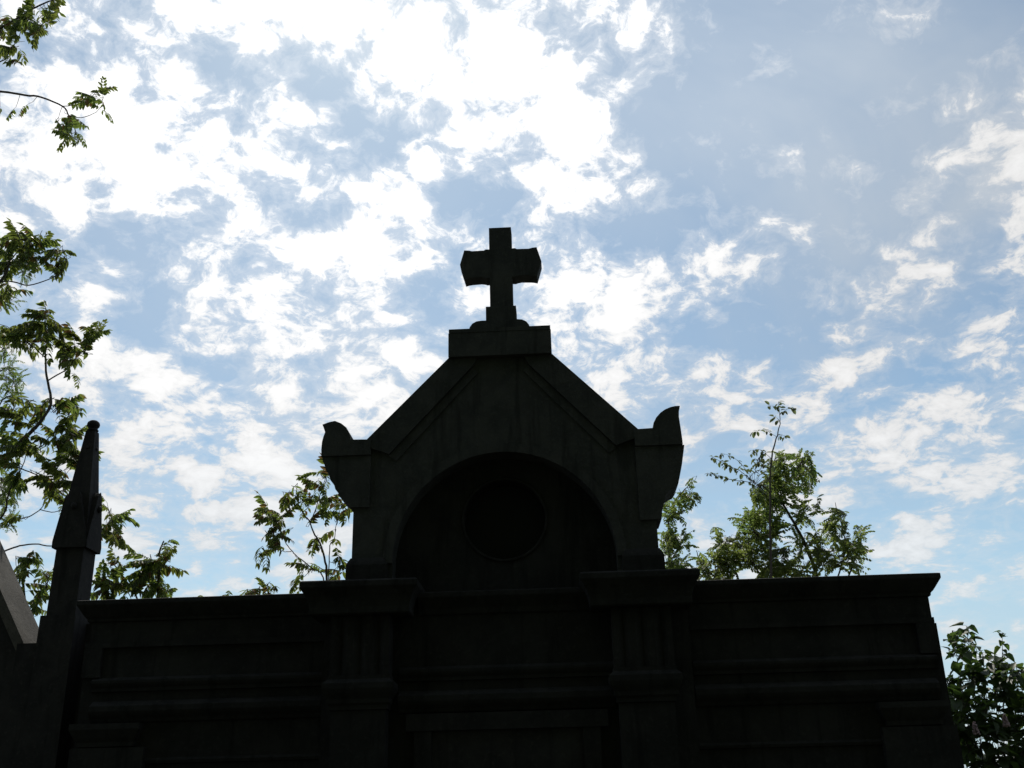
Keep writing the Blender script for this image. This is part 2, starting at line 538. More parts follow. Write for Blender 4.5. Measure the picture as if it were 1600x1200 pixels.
# central bay, its ledge, pilasters and capped blocks
bm = new(); box(bm, sx(-1.385), sx(1.385), 7.98, 8.098, 0.45, 3.0); link('centre_wall', bm, M_STONE, maus, bevel=0.006)
bm = new()
sweep_cornice(bm, sx(-0.66), sx(0.66), 7.978, 8.4, [(0.0, 2.94), (0.015, 2.95), (0.02, 2.99), (0.045, 3.03), (0.07, 3.07), (0.07, 3.108), (0.06, 3.112)], False, False)
link('ledge', bm, M_STONE, maus, bevel=0.005)
bm = new(); sweep_cornice(bm, sx(-0.80), sx(0.80), 7.978, 8.09, MOULD, False, False); link('moulding', bm, M_STONE, maus)
bm = new(); sweep_cornice(bm, sx(-0.80), sx(0.80), 7.978, 8.09, LOWC, False, False); link('lower_cornice', bm, M_STONE, maus)
for s in (-1, 1):
    c = sx(-1.075 if s < 0 else 1.02)
    # capped block
    bm = new()
    sweep_cornice(bm, c - 0.365, c + 0.365, 7.735, 8.5,
                  [(0.0, 2.93), (0.012, 2.94), (0.012, 2.985), (0.02, 3.02), (0.035, 3.06), (0.06, 3.10), (0.078, 3.125), (0.078, 3.165), (0.065, 3.178)])
    link('cap_block', bm, M_STONE, maus, bevel=0.004)
    # triglyph: a block with three upright grooves
    z0, z1 = 2.50, 2.928
    pts = [(c - 0.22, 7.80)]
    for k in range(3):
        gx = c + (k - 1) * 0.14
        pts += [(gx - 0.045, 7.80), (gx, 7.828), (gx + 0.045, 7.80)]
    pts += [(c + 0.22, 7.80), (c + 0.22, 7.9775), (c - 0.22, 7.9775)]
    bm = new()
    a = [bm.verts.new((x, y, z0)) for x, y in pts]
    b = [bm.verts.new((x, y, z1)) for x, y in pts]
    bm.faces.new(a); bm.faces.new(b[::-1])
    for i in range(len(pts)):
        j = (i + 1) % len(pts)
        bm.faces.new((a[i], a[j], b[j], b[i]))
    link('triglyph', bm, M_STONE, maus, bevel=0.004)
    bm = new()
    sweep_cornice(bm, c - 0.20, c + 0.20, 7.82, 7.9775,
                  [(0.0, 2.25), (0.015, 2.255), (0.015, 2.285), (0.03, 2.30), (0.03, 2.33), (0.055, 2.37), (0.065, 2.40), (0.065, 2.44), (0.03, 2.47), (0.03, 2.498)])
    link('capital', bm, M_STONE, maus)
    bm = new(); box(bm, c - 0.20, c + 0.20, 7.82, 7.9775, 0.45, 2.249); link('pilaster', bm, M_STONE, maus, bevel=0.006)
# doorway below the ledge
bm = new(); box(bm, sx(-0.55), sx(0.55), 7.955, 7.979, 0.45, 2.1); link('door', bm, M_GOTHIC, maus, bevel=0.01)
bm = new()
box(bm, sx(-0.68), sx(-0.552), 7.93, 7.979, 0.45, 2.1); box(bm, sx(0.552), sx(0.68), 7.93, 7.979, 0.45, 2.1); box(bm, sx(-0.74), sx(0.74), 7.92, 7.979, 2.102, 2.222)
link('door_surround', bm, M_STONE, maus, bevel=0.01)

# the gabled upper storey: front wall with an arched recess
AR, AZ = 0.885, 3.37
arc = [(sx(AR * math.cos(t)), AZ + AR * math.sin(t)) for t in [math.pi * k / 40 for k in range(41)]]
outer = [(sx(1.21), 3.12), (sx(1.21), 3.86), (sx(1.12), 4.38), (sx(0.432), 5.097), (sx(-0.432), 5.097), (sx(-1.12), 4.38), (sx(-1.21), 3.86), (sx(-1.21), 3.12)]
bm = new()
prism(bm, [(sx(AR), 3.12)] + outer + [(sx(-AR), 3.12)] + arc[::-1], 8.05, 8.32)
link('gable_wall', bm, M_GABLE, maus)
bm = new()
r2 = AR + 0.075
ring = [(sx(r2 * math.cos(t)), AZ + r2 * math.sin(t)) for t in [math.pi * k / 40 for k in range(41)]]
prism(bm, ring + [(x + 0.0, z) for x, z in arc[::-1]], 8.028, 8.052)
link('archivolt', bm, M_GABLE, maus)
# recessed tympanum with a round opening
OR_, OZ = 0.335, 3.742
bm = new()
K = 48
inn, out = [], []
for k in range(K):
    t = 2 * math.pi * k / K
    cx_, cz_ = math.cos(t), math.sin(t)
    inn.append((sx(OR_ * cx_), OZ + OR_ * cz_))
    # out to the recess outline (half disc on a rectangle), a little behind its edge
    s = 0.3
    while True:
        x, z = s * cx_, OZ + s * cz_
        inside = (abs(x) < AR + 0.02 and z > 3.05) and (z < AZ or math.hypot(x, z - AZ) < AR + 0.02)
        if not inside or s > 2:
            break
        s += 0.004
    out.append((sx(x), z))
for y in (8.24, 8.315):
    pass
fi = [bm.verts.new((x, 8.22, z)) for x, z in inn]
fo = [bm.verts.new((x, 8.22, z)) for x, z in out]
bi = [bm.verts.new((x, 8.46, z)) for x, z in inn]
for k in range(K):
    j = (k + 1) % K
    bm.faces.new((fi[k], fi[j], fo[j], fo[k]))
    bm.faces.new((fi[k], bi[k], bi[j], fi[j]))
bm.faces.new(bi)
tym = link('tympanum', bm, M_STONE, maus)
bm = new()
prof = [(0.0, 8.2195), (-0.012, 8.216), (-0.018, 8.212), (-0.012, 8.209), (0.0, 8.208), (0.006, 8.212), (0.006, 8.225)]
rows = []
for dr, y in prof:
    rr = OR_ - dr * 1.0
    rows.append([bm.verts.new((sx(rr * math.cos(2 * math.pi * k / K)), y, OZ + rr * math.sin(2 * math.pi * k / K))) for k in range(K)])
for a, b in zip(rows, rows[1:]):
    for k in range(K):
        bm.faces.new((a[k], a[(k + 1) % K], b[(k + 1) % K], b[k]))
rw = link('round_window', bm, M_STONE, maus, smooth=True)
bm = new()
vs = [bm.verts.new((sx(OR_ * 0.99 * math.cos(2 * math.pi * k / K)), 8.40, OZ + OR_ * 0.99 * math.sin(2 * math.pi * k / K))) for k in range(K)]
vb = [bm.verts.new((v.co.x, 8.42, v.co.z)) for v in vs]
bm.faces.new(vs); bm.faces.new(vb[::-1])
for k in range(K):
    bm.faces.new((vs[k], vs[(k + 1) % K], vb[(k + 1) % K], vb[k]))
M_GLASS, _n, _p = material("dark_old_glass")
_p.inputs['Base Color'].default_value = (0.03, 0.031, 0.033, 1)
_p.inputs['Roughness'].default_value = 0.6
_p.inputs['Specular IOR Level'].default_value = 0.02
link('pane', bm, M_GLASS, rw)
# raking cornices
for s in (-1, 1):
    line = [(1.165, 4.352), (0.4365, 5.106), (0.4365, 5.0965), (0.20, 5.0965), (0.24, 5.02), (0.93, 4.27), (1.0, 4.30)]
    pts = [(sx(s * x), z) for x, z in line]
    bm = new(); prism(bm, pts, 8.022, 8.0485); link('raking_cornice', bm, M_GABLE, maus, bevel=0.008)
    line = [(0.93, 4.262), (0.236, 5.015), (0.19, 4.97), (0.87, 4.215)]
    bm = new(); prism(bm, [(sx(s * x), z) for x, z in line], 8.040, 8.0488); link('inner_moulding', bm, M_GABLE, maus, bevel=0.006)
# gable roof body
bm = new()
prism(bm, [(sx(1.2), 3.12), (sx(1.2), 3.86), (sx(1.1), 4.36), (sx(0.43), 5.05), (sx(-0.43), 5.05), (sx(-1.1), 4.36), (sx(-1.2), 3.86), (sx(-1.2), 3.12)], 8.5, 10.1)
link('gable_roof', bm, M_ROOF, maus)
bm = new()
prism(bm, [(sx(1.19), 3.13), (sx(1.19), 4.2), (sx(0.43), 5.0), (sx(-0.43), 5.0), (sx(-1.19), 4.2), (sx(-1.19), 3.13)], 8.475, 8.499)
link('gable_core', bm, M_ROOF, maus)
# block at the peak
bm = new()
box(bm, sx(-0.436), sx(0.436), 7.985, 8.55, 5.098, 5.315); box(bm, sx(-0.432), sx(0.432), 7.982, 8.552, 5.317, 5.352)
link('peak_block', bm, M_GABLE, maus, bevel=0.007)

# eared corner stones (acroteria) and the consoles beneath them; each side weathered in its own way
ear_r = [(1.08, 4.40), (1.235, 4.405), (1.243, 4.45), (1.268, 4.495), (1.305, 4.535), (1.345, 4.562), (1.39, 4.580), (1.43, 4.588), (1.468, 4.588), (1.456, 4.54), (1.452, 4.495), (1.458, 4.40), (1.464, 4.29), (1.464, 4.258), (1.08, 4.258)]
con_r = [(1.08, 4.256), (1.478, 4.256), (1.474, 4.235), (1.445, 4.09), (1.412, 3.965), (1.402, 3.93), (1.378, 3.898), (1.345, 3.885), (1.302, 3.856), (1.275, 3.77), (1.258, 3.71), (1.25, 3.652), (1.213, 3.648), (1.08, 3.648)]
ear_l = [(1.08, 4.40), (1.248, 4.405), (1.258, 4.46), (1.286, 4.512), (1.33, 4.55), (1.383, 4.574), (1.43, 4.566), (1.488, 4.546), (1.475, 4.515), (1.462, 4.478), (1.474, 4.44), (1.484, 4.395), (1.487, 4.33), (1.484, 4.27), (1.08, 4.27)]
con_l = [(1.08, 4.268), (1.482, 4.268), (1.474, 4.235), (1.458, 4.20), (1.443, 4.15), (1.42, 4.128), (1.405, 4.07), (1.372, 4.03), (1.36, 3.99), (1.335, 3.968), (1.325, 3.93), (1.285, 3.90), (1.262, 3.865), (1.24, 3.836), (1.08, 3.83)]
for s, ear, con in ((-1, ear_l, con_l), (1, ear_r, con_r)):
    bm = new(); prism(bm, [(sx(s * x), z) for x, z in ear], 8.012, 8.42); link('acroterion', bm, M_GABLE, maus, bevel=0.008)
    bm = new(); prism(bm, [(sx(s * x), z) for x, z in con], 8.028, 8.36); link('console', bm, M_GABLE, maus, bevel=0.008)
    bm = new()
    x0, x1 = sorted((sx(s * 0.92), sx(s * 1.245)))
    sweep_cornice(bm, x0 + 0.03, x1 - 0.03, 8.03, 8.45, [(0.03, 3.179), (0.03, 3.36), (0.02, 3.385), (0.0, 3.42)])
    link('pier_base', bm, M_STONE, maus, bevel=0.004)

# the cross
arm = [(0.100, 6.208), (0.132, 6.210), (0.148, 6.200), (0.255, 6.198), (0.285, 6.206), (0.325, 6.210), (0.364, 6.066), (0.322, 5.918), (0.292, 5.926), (0.262, 5.930), (0.18, 5.934), (0.145, 5.928), (0.128, 5.921), (0.100, 5.923)]
pts = [(0.100, 5.60), (-0.100, 5.60)]
left = [(-x, z) for x, z in arm[::-1]]
cross_pts = [(-0.100, 5.60)] + left + [(-0.100, 6.428), (0.100, 6.428)] + arm + [(0.100, 5.60)]
cross_pts = [(0.033 + x, z) for x, z in cross_pts]
bm = new(); prism(bm, cross_pts, 8.155, 8.30)
cross = link('cross', bm, M_GABLE, maus, bevel=0.006)
cross['label'] = 'stone cross with pointed arm ends'
bm = new(); box(bm, 0.033 - 0.137, 0.033 + 0.127, 8.14, 8.32, 5.354, 5.63)
link('pedestal', bm, M_GABLE, cross, bevel=0.008)
bm = new()
half = [(0.0, 5.49), (0.16, 5.493), (0.20, 5.488), (0.235, 5.468), (0.258, 5.435), (0.268, 5.39), (0.268, 5.354)]
mound = [(0.012 - x, z) for x, z in half[::-1][:-1]] + [(0.012 + x, z) for x, z in half[1:]]
prism(bm, mound, 8.13, 8.33)
link('scroll_foot', bm, M_GABLE, cross, bevel=0.012)

# ------------------------------------------------------------------ the gothic tomb on the left
GY = 8.75
gx = at(81, 900, GY).x + 0.126
tomb = thing('gothic_tomb', (gx - 1.1, GY + 0.3, 0), 'dark gothic tomb with a tall pointed pinnacle and a pale sloping gable edge', 'tomb')
HW = 0.126                                          # half the pinnacle shaft
bm = new(); box(bm, gx - HW - 0.035, gx + HW + 0.02, GY - 0.03, GY + 2 * HW + 0.03, 0, at(62, 963, GY).z); link('pier', bm, M_GOTHIC, tomb, bevel=0.008)
zb = at(62, 963, GY).z
z_g = at(84, 856, GY).z                              # foot of the gablets
z_s = at(117, 768, GY).z                             # their peaks
z_t = at(138, 668, GY).z
cy = GY + HW
bm = new()
lathe_pts = []
a = [bm.verts.new((gx + i * HW, cy + j * HW, zb + 0.001)) for i, j in ((-1, -1), (1, -1), (1, 1), (-1, 1))]
b = [bm.verts.new((gx + i * (HW - 0.004), cy + j * (HW - 0.004), z_g + 0.05)) for i, j in ((-1, -1), (1, -1), (1, 1), (-1, 1))]
bm.faces.new(a); bm.faces.new(b[::-1])
for i in range(4):
    bm.faces.new((a[i], a[(i + 1) % 4], b[(i + 1) % 4], b[i]))
pin = link('pinnacle', bm, M_GOTHIC, tomb, bevel=0.005)
bm = new()
a = [bm.verts.new((gx + i * (HW + 0.01), cy + j * (HW + 0.01), z_g + 0.051)) for i, j in ((-1, -1), (1, -1), (1, 1), (-1, 1))]
b = [bm.verts.new((gx + i * 0.043, cy + j * 0.043, z_t)) for i, j in ((-1, -1), (1, -1), (1, 1), (-1, 1))]
bm.faces.new(a); bm.faces.new(b[::-1])
for i in range(4):
    bm.faces.new((a[i], a[(i + 1) % 4], b[(i + 1) % 4], b[i]))
link('spire', bm, M_GOTHIC, pin, bevel=0.004)
for k in range(4):
    bm = new()
    w_ = HW + 0.016
    prism(bm, [(-w_, z_g), (w_, z_g), (w_ + 0.006, z_g + 0.05), (0.03, z_s - 0.02), (0, z_s + 0.015), (-0.03, z_s - 0.02), (-w_ - 0.006, z_g + 0.05)], -HW - 0.028, -HW + 0.05)
    bmesh.ops.rotate(bm, verts=bm.verts, cent=(0, 0, 0), matrix=Matrix.Rotation(k * math.pi / 2, 3, 'Z'))
    bmesh.ops.translate(bm, verts=bm.verts, vec=(gx, cy, 0))
    link('gablet', bm, M_GOTHIC, pin, bevel=0.006)
    # carved knob on the gablet's peak and a crocket higher on the spire
    for zz, outr, rr in ((z_s - 0.14, HW + 0.034, 0.026), (z_t - 0.17, 0.056, 0.015)):
        bm = new()
        bmesh.ops.create_icosphere(bm, subdivisions=2, radius=rr)
        ang = k * math.pi / 2 - math.pi / 2
        bmesh.ops.scale(bm, verts=bm.verts, vec=(1, 1, 1.25))
        bmesh.ops.translate(bm, verts=bm.verts, vec=(gx + outr * math.cos(ang), cy + outr * math.sin(ang), zz))
        link('crocket', bm, M_GOTHIC, pin, smooth=True)
bm = new()
lathe(bm, gx, cy, [(0.043, z_t), (0.052, z_t + 0.012), (0.05, z_t + 0.02), (0.039, z_t + 0.03), (0.044, z_t + 0.04), (0.055, z_t + 0.054), (0.058, z_t + 0.072), (0.052, z_t + 0.092), (0.034, z_t + 0.108), (0.01, z_t + 0.115)])
link('finial', bm, M_GOTHIC, pin, smooth=True)
# gable of the tomb: pale coping over a dark wall
k0, k1 = at(0, 920, GY), at(37, 1005, GY)
sl = (k0.z - k1.z) / (k1.x - k0.x)
xm = k1.x - 1.15
top_z = k1.z + sl * (k1.x - xm)


def seen_depth(px, py):
    """how far back the gable's sloping plane is met by a sight line"""
    v = ray(px, py)
    # plane: z + sl * x = k1.z + sl * k1.x
    t = (k1.z + sl * k1.x - EYE.z - sl * EYE.x) / (v.z + sl * v.x)
    return (EYE + v * t).y


back = seen_depth(31, 914)
bm = new()
nx, nz = sl / math.hypot(sl, 1), 1 / math.hypot(sl, 1)
th = 0.10
prism(bm, [(k1.x, k1.z), (xm, top_z), (2 * xm - k1.x, k1.z), (2 * xm - k1.x, k1.z - th * 1.6), (xm, top_z - th * 1.6), (k1.x, k1.z - th * 1.6)], GY, back)
link('coping', bm, M_PALE, tomb, bevel=0.008)
bm = new()
prism(bm, [(k1.x - 0.01, 0), (k1.x - 0.01, k1.z - th * 1.6 - 0.002), (xm, top_z - th * 1.6 - 0.002), (2 * xm - k1.x + 0.01, k1.z - th * 1.6 - 0.002), (2 * xm - k1.x + 0.01, 0)], GY + 0.02, back - 0.02)
link('wall', bm, M_GOTHIC, tomb)
bm = new()
box(bm, 2 * xm - k1.x + 0.02, k1.x - 0.02, back - 0.018, GY + 1.7, 0, k1.z - 0.3)
link('tomb_body', bm, M_GOTHIC, tomb, bevel=0.01)
bm = new()
box(bm, k1.x - 0.05, gx - HW - 0.036, GY - 0.01, back + 0.02, 0, k1.z - 0.003)
box(bm, gx + HW + 0.022, gx + HW + 0.5, GY + 0.2, back + 0.6, 0, zb - 0.04)
link('wall_shoulder', bm, M_GOTHIC, tomb, bevel=0.006)


# ------------------------------------------------------------------ leaves
def blade(bm, base, d, nrm, length, width, mat=0, curl=0.12, shape='lance'):
    """one leaf blade folded along its midrib: 8 triangles"""
    d = d.normalized()
    s = d.cross(nrm).normalized()
    n = s.cross(d).normalized()
    if shape == 'lance':
        st = ((0.22, 0.9), (0.5, 1.0), (0.78, 0.55))
    elif shape == 'oval':
        st = ((0.2, 0.8), (0.5, 1.0), (0.82, 0.7))
    else:                                            # heart
        st = ((0.10, 0.9), (0.36, 1.0), (0.72, 0.55))
    mids = [bm.verts.new(base)]
    ls, rs = [], []
    for t, k in st:
        c = base + d * (length * t) - n * (curl * length * t * t)
        mids.append(bm.verts.new(c))
        off = s * (0.5 * width * k)
        ls.append(bm.verts.new(c - off + n * (0.16 * width * k)))
        rs.append(bm.verts.new(c + off + n * (0.16 * width * k)))
    tip = bm.verts.new(base + d * length - n * (curl * length))
    fs = []
    for side in (ls, rs):
        fs.append(bm.faces.new((mids[0], mids[1], side[0])))
        fs.append(bm.faces.new((mids[1], mids[2], side[1], side[0])))
        fs.append(bm.faces.new((mids[2], mids[3], side[2], side[1])))
        fs.append(bm.faces.new((mids[3], tip, side[2])))
    for f in fs:
        f.material_index = mat
        f.smooth = True


def frond_mesh(name, rng, length, pairs, leaflet, width, mats, droop, young=0.0, hang=0.7, shape='lance', rach=0.0035):
    bm = bmesh.new()
    k = droop * rng.uniform(0.7, 1.3)
    bend = rng.uniform(-0.12, 0.12)

    def pt(t):
        return Vector((length * t * (1 - 0.18 * k * t), length * bend * t * t, length * (0.10 * t - k * 0.55 * t * t)))
    tube(bm, [pt(t / 6) for t in range(7)], [rach * (1 - 0.6 * t / 6) for t in range(7)], 4)
    for f in bm.faces:
        f.material_index = len(mats) - 1
    for i in range(pairs):
        t = 0.2 + 0.78 * i / (pairs - 1)
        p = pt(t)
        tan = (pt(min(1, t + 0.03)) - pt(t - 0.03)).normalized()
        side = tan.cross(Vector((0, 0, 1))).normalized()
        grow = 0.72 + 0.55 * math.sin(math.pi * min(1, 0.15 + 0.75 * t))
        for sgn in (-1, 1):
            if rng.random() < 0.06:
                continue
            d = side * sgn * rng.uniform(0.55, 0.95) + tan * rng.uniform(0.25, 0.6) + Vector((0, 0, -hang * rng.uniform(0.5, 1.3)))
            n = Vector((rng.uniform(-0.4, 0.4), rng.uniform(-0.4, 0.4), 1)) + side * sgn * 0.3
            mi = 1 if (len(mats) > 2 and rng.random() < young * (0.25 + 1.1 * t)) else 0
            blade(bm, p, d, n, leaflet * grow * rng.uniform(0.8, 1.15), width * grow * rng.uniform(0.8, 1.15), mi, rng.uniform(0.05, 0.3), shape)
    tan = (pt(1) - pt(0.9)).normalized()
    blade(bm, pt(1), tan + Vector((0, 0, -0.2)), Vector((0.1, 0.2, 1)), leaflet * 0.9, width * 0.9, 1 if young > 0.3 and len(mats) > 2 else 0, 0.1, shape)
    me = bpy.data.meshes.new(name)
    bm.to_mesh(me)
    bm.free()
    for x in mats:
        me.materials.append(x)
    return me


rng = random.Random(11)
AIL = [frond_mesh('ailanthus_frond', rng, 0.40, rng.choice((6, 7, 8)), 0.112, 0.048, [M_AIL, M_AILRED, M_BARK], rng.uniform(0.35, 0.9), (0.03, 0.06, 0.15, 0.35, 0.1, 0.5, 0.03, 0.1)[i]) for i in range(8)]
LOC = [frond_mesh('locust_frond', rng, 0.27, rng.choice((7, 8, 9)), 0.044, 0.023, [M_LOC, M_BARK], rng.uniform(0.3, 1.0), 0, 0.5, 'oval', 0.002) for i in range(7)]
FIN = [frond_mesh('fine_frond', rng, 0.24, rng.choice((9, 10)), 0.032, 0.014, [M_LOC, M_BARK], rng.uniform(0.4, 1.0), 0, 0.5, 'oval', 0.0018) for i in range(5)]


def single_leaf(name, length, width, mat, shape, curl):
    bm = bmesh.new()
    tube(bm, [Vector((0, 0, 0)), Vector((length * 0.12, 0, 0.004)), Vector((length * 0.25, 0, 0))], [0.0016, 0.0014, 0.0012], 3)
    for f in bm.faces:
        f.material_index = 1
    blade(bm, Vector((length * 0.22, 0, 0)), Vector((1, 0, -0.1)), Vector((0, 0, 1)), length, width, 0, curl, shape)
    me = bpy.data.meshes.new(name)
    bm.to_mesh(me)
    bm.free()
    me.materials.append(mat)
    me.materials.append(M_BARK)
    return me


ELM = [single_leaf('elm_leaf_blade', 0.066 * k, 0.040 * k, M_ELM, 'oval', c) for k, c in ((1, 0.2), (0.8, 0.35), (1.15, 0.1), (0.7, 0.3))]
LIL = [single_leaf('lilac_leaf_blade', 0.125 * k, 0.095 * k, M_LIL, 'heart', c) for k, c in ((1, 0.2), (0.8, 0.4), (1.15, 0.15), (0.9, 0.55), (0.65, 0.3))]


def leaf_matrix(d, upish, roll):
    x = d.normalized()
    y = upish.cross(x)
    if y.length < 1e-3:
        y = Vector((1, 0, 0)).cross(x)
    y.normalize()
    z = x.cross(y)
    mm = Matrix((x, y, z)).transposed()
    return mm @ Matrix.Rotation(roll, 3, 'X')


def hang_leaf(parent, me, loc, d, rngl, scale=1.0, roll=0.45):
    o = bpy.data.objects.new('leaf', me)
    col.objects.link(o)
    o.parent = parent
    o.location = loc - world_of(parent)
    o.rotation_euler = leaf_matrix(d, Vector((0, 0, 1)), rngl.uniform(-roll, roll)).to_euler()
    o.scale = (scale,) * 3
    return o


class Tree:
    """trunk, branches and a crown of twigs that carries the leaves"""

    def __init__(s, name, base, label, cat, seed, depth, group=None):
        s.root = thing(name, base, label, cat, group)
        s.rng = random.Random(seed)
        s.d = depth
        s.twigs = bmesh.new()
        s.lines = []
        s.jobs = []
        s.has_twig = False
        s.more = 1.0
        s.reach = 0.75

    def line(s, pxs, r0, r1, name='branch', dz=0.0, sub=4):
        """pxs: sight points (x, y[, depth offset])"""
        pts = [at(p[0], p[1], s.d + dz + (p[2] if len(p) > 2 else 0)) for p in pxs]
        pts = smooth_line(pts, sub)
        wob = 0.004
        pts = [p + Vector((s.rng.uniform(-wob, wob), s.rng.uniform(-wob, wob), s.rng.uniform(-wob, wob))) if 0 < i < len(pts) - 1 else p for i, p in enumerate(pts)]
        n = len(pts)
        rr = [r0 + (r1 - r0) * i / (n - 1) for i in range(n)]
        s.lines.append(pts)
        if name == 'twig':
            tube(s.twigs, pts, rr, 5)
            s.has_twig = True
        else:
            bm = bmesh.new()
            tube(bm, pts, rr, 7)
            link(name, bm, M_BARK, s.root, smooth=True)
        return pts

    def tuft(s, cx, cy, rx, ry, n, meshes, L, lines=None, thick=0.35, scale=(0.8, 1.1), away=None, spread=0.5, lines_w=1.0):
        """n leaves whose middles lie round the sight point (cx, cy); each starts on or near the closest twig"""
        src = [p for l in (lines or s.lines) for p in l]
        n = max(1, round(n * s.more))
        reach = max(s.reach * L, 0.12)
        if n >= 4:
            # side twigs first, so that the leaves have something to grow on
            C = at(cx, cy, s.d + s.rng.uniform(-thick, thick) * 0.4)
            tips = [C] + [at(cx + rx * 0.8 * math.cos(a), cy + ry * 0.8 * math.sin(a), s.d + s.rng.uniform(-thick, thick) * 0.8)
                          for a in [s.rng.uniform(0, 6.3) + 6.283 * k / 5 for k in range(min(5, n // 3))]]
            for e in tips:
                b = min(src, key=lambda p: (p - e).length + 0.25 * max(0, p.z - e.z))
                if (e - b).length > reach * 0.5:
                    mid = (b + e) * 0.5 + Vector((s.rng.uniform(-1, 1), s.rng.uniform(-1, 1), s.rng.uniform(-0.6, 0.6))) * 0.12 * (e - b).length
                    pts = smooth_line([b, mid, e], 4)
                    tube(s.twigs, pts, [0.0048 - 0.003 * i / (len(pts) - 1) for i in range(len(pts))], 5)
                    src = src + pts
        for _ in range(n):
            a, q = s.rng.uniform(0, 2 * math.pi), math.sqrt(s.rng.random())
            T = at(cx + rx * q * math.cos(a), cy + ry * q * math.sin(a), s.d + s.rng.uniform(-thick, thick))
            B = min(src, key=lambda p: (p - T).length + s.rng.uniform(0, 0.12))
            v = T - B
            if v.length < 0.05:
                v = Vector((s.rng.uniform(-1, 1), s.rng.uniform(-1, 1), s.rng.uniform(-0.4, 0.8))) * 0.1
            if v.length > reach:
                v *= reach / v.length
                T = B + v
            d = v.normalized() + Vector((s.rng.uniform(-spread, spread), s.rng.uniform(-spread, spread), s.rng.uniform(-spread, spread) * 0.6 + 0.12))
            if away is not None:
                d += away * 0.6
            d.normalize()
            sc_ = s.rng.uniform(*scale)
            base = T - d * (L * sc_ * 0.5)
            if (base - B).length > 0.06:
                mid = (B + base) * 0.5 + Vector((0, 0, -0.03))
                tube(s.twigs, [B, mid, base], [0.0035, 0.003, 0.0022], 4)
                s.has_twig = True
            s.jobs.append((s.rng.choice(meshes), base, d, sc_))

    def finish(s, limit=300):
        if not s.has_twig:
            p = s.lines[-1][-1]
            tube(s.twigs, [p, p + Vector((0, 0, 0.03))], [0.002, 0.001], 4)
        crown = link('crown', s.twigs, M_BARK, s.root)
        for me, base, d, sc_ in s.jobs[:limit]:
            hang_leaf(crown, me, base, d, s.rng, sc_)
        if len(s.jobs) > limit:
            bm = bmesh.new()
            mats = []
            for me, base, d, sc_ in s.jobs[limit:]:
                tmp = bmesh.new()
                tmp.from_mesh(me)
                mm = (leaf_matrix(d, Vector((0, 0, 1)), s.rng.uniform(-0.45, 0.45)) * sc_).to_4x4()
                mm.translation = base
                bmesh.ops.transform(tmp, verts=tmp.verts, matrix=mm)
                t2 = bpy.data.meshes.new('scratch')
                tmp.to_mesh(t2)
                tmp.free()
                bm.from_mesh(t2)
                bpy.data.meshes.remove(t2)
                mats = list(me.materials)
            f = link('foliage', bm, mats, s.root)
            f['kind'] = 'stuff'
        return s.root


GREEN = [AIL[0], AIL[1], AIL[4], AIL[6], AIL[7], AIL[2]]
# ---- the big tree of heaven at the left edge
D = 11.5
base = at(-150, 1100, D); base.z = 0
T = Tree('tree_of_heaven', base, 'tall tree of heaven reaching in from the left edge behind the pinnacle', 'tree', 3, D, 'trees of heaven growing behind the tombs')
T.more = 1.45
T.line([(-150, 1900), (-155, 1300), (-150, 900), (-140, 600), (-150, 300), (-140, 60), (-130, -150)], 0.16, 0.05, 'trunk')
bA = T.line([(-140, 60), (-60, 75), (0, 44), (40, 21), (62, 8), (86, -1), (110, -8)], 0.022, 0.007)
bA2 = T.line([(-140, 120), (-60, 110), (0, 96), (10, 90), (18, 74), (30, 58), (34, 40)], 0.012, 0.004)
bB = T.line([(-145, 170), (-70, 150), (0, 143), (40, 149), (65, 152), (98, 166), (107, 180), (114, 194), (120, 210), (131, 226)], 0.02, 0.004)
bB2 = T.line([(98, 166), (118, 164), (135, 158), (148, 146)], 0.007, 0.003, 'twig')
bB3 = T.line([(112, 183), (132, 183), (150, 175), (160, 166), (165, 178)], 0.006, 0.002, 'twig')
bC = T.line([(-140, 560), (-60, 500), (0, 440), (15, 410), (22, 385)], 0.028, 0.008)
bC2 = T.line([(0, 440), (20, 440), (45, 446), (75, 437), (97, 424), (104, 408), (103, 398)], 0.010, 0.003)
bC3 = T.line([(5, 425), (30, 390), (52, 382), (66, 360)], 0.009, 0.003, 'twig')
bD = T.line([(-140, 830), (-60, 770), (0, 722), (30, 692), (55, 668), (76, 640), (80, 622), (73, 588), (71, 552), (74, 530), (70, 505)], 0.032, 0.006)
bD2 = T.line([(76, 594), (104, 577), (118, 560), (132, 545), (140, 528), (150, 510)], 0.009, 0.003)
bD3 = T.line([(72, 560), (50, 540), (30, 525), (10, 510), (-30, 500)], 0.008, 0.003, 'twig')
bE = T.line([(30, 692), (60, 700), (80, 680), (100, 660), (112, 640)], 0.009, 0.003, 'twig')
bE2 = T.line([(0, 722), (40, 735), (62, 745), (85, 765), (103, 775)], 0.009, 0.003)
bE3 = T.line([(-120, 900), (-40, 860), (5, 803), (12, 775), (25, 745), (35, 728), (44, 700)], 0.016, 0.004)
bE4 = T.line([(-60, 850), (0, 822), (22, 813), (45, 807), (65, 794), (70, 776), (68, 765)], 0.010, 0.003)
bE5 = T.line([(62, 796), (80, 800), (100, 796), (120, 790)], 0.006, 0.003, 'twig')
bF = T.line([(-100, 920), (-30, 880), (15, 858), (35, 852), (55, 850), (80, 853), (110, 850), (150, 835), (175, 810)], 0.012, 0.004)
bG = T.line([(-10, 650), (10, 620), (35, 630), (45, 625)], 0.01, 0.003, 'twig')
LA = 0.40
T.tuft(48, 30, 40, 20, 9, GREEN, LA, [bA]); T.tuft(20, 55, 26, 30, 6, GREEN, LA, [bA2, bA]); T.tuft(85, 25, 12, 22, 3, GREEN, LA, [bA]); T.tuft(32, 84, 14, 8, 2, GREEN, LA, [bA2])
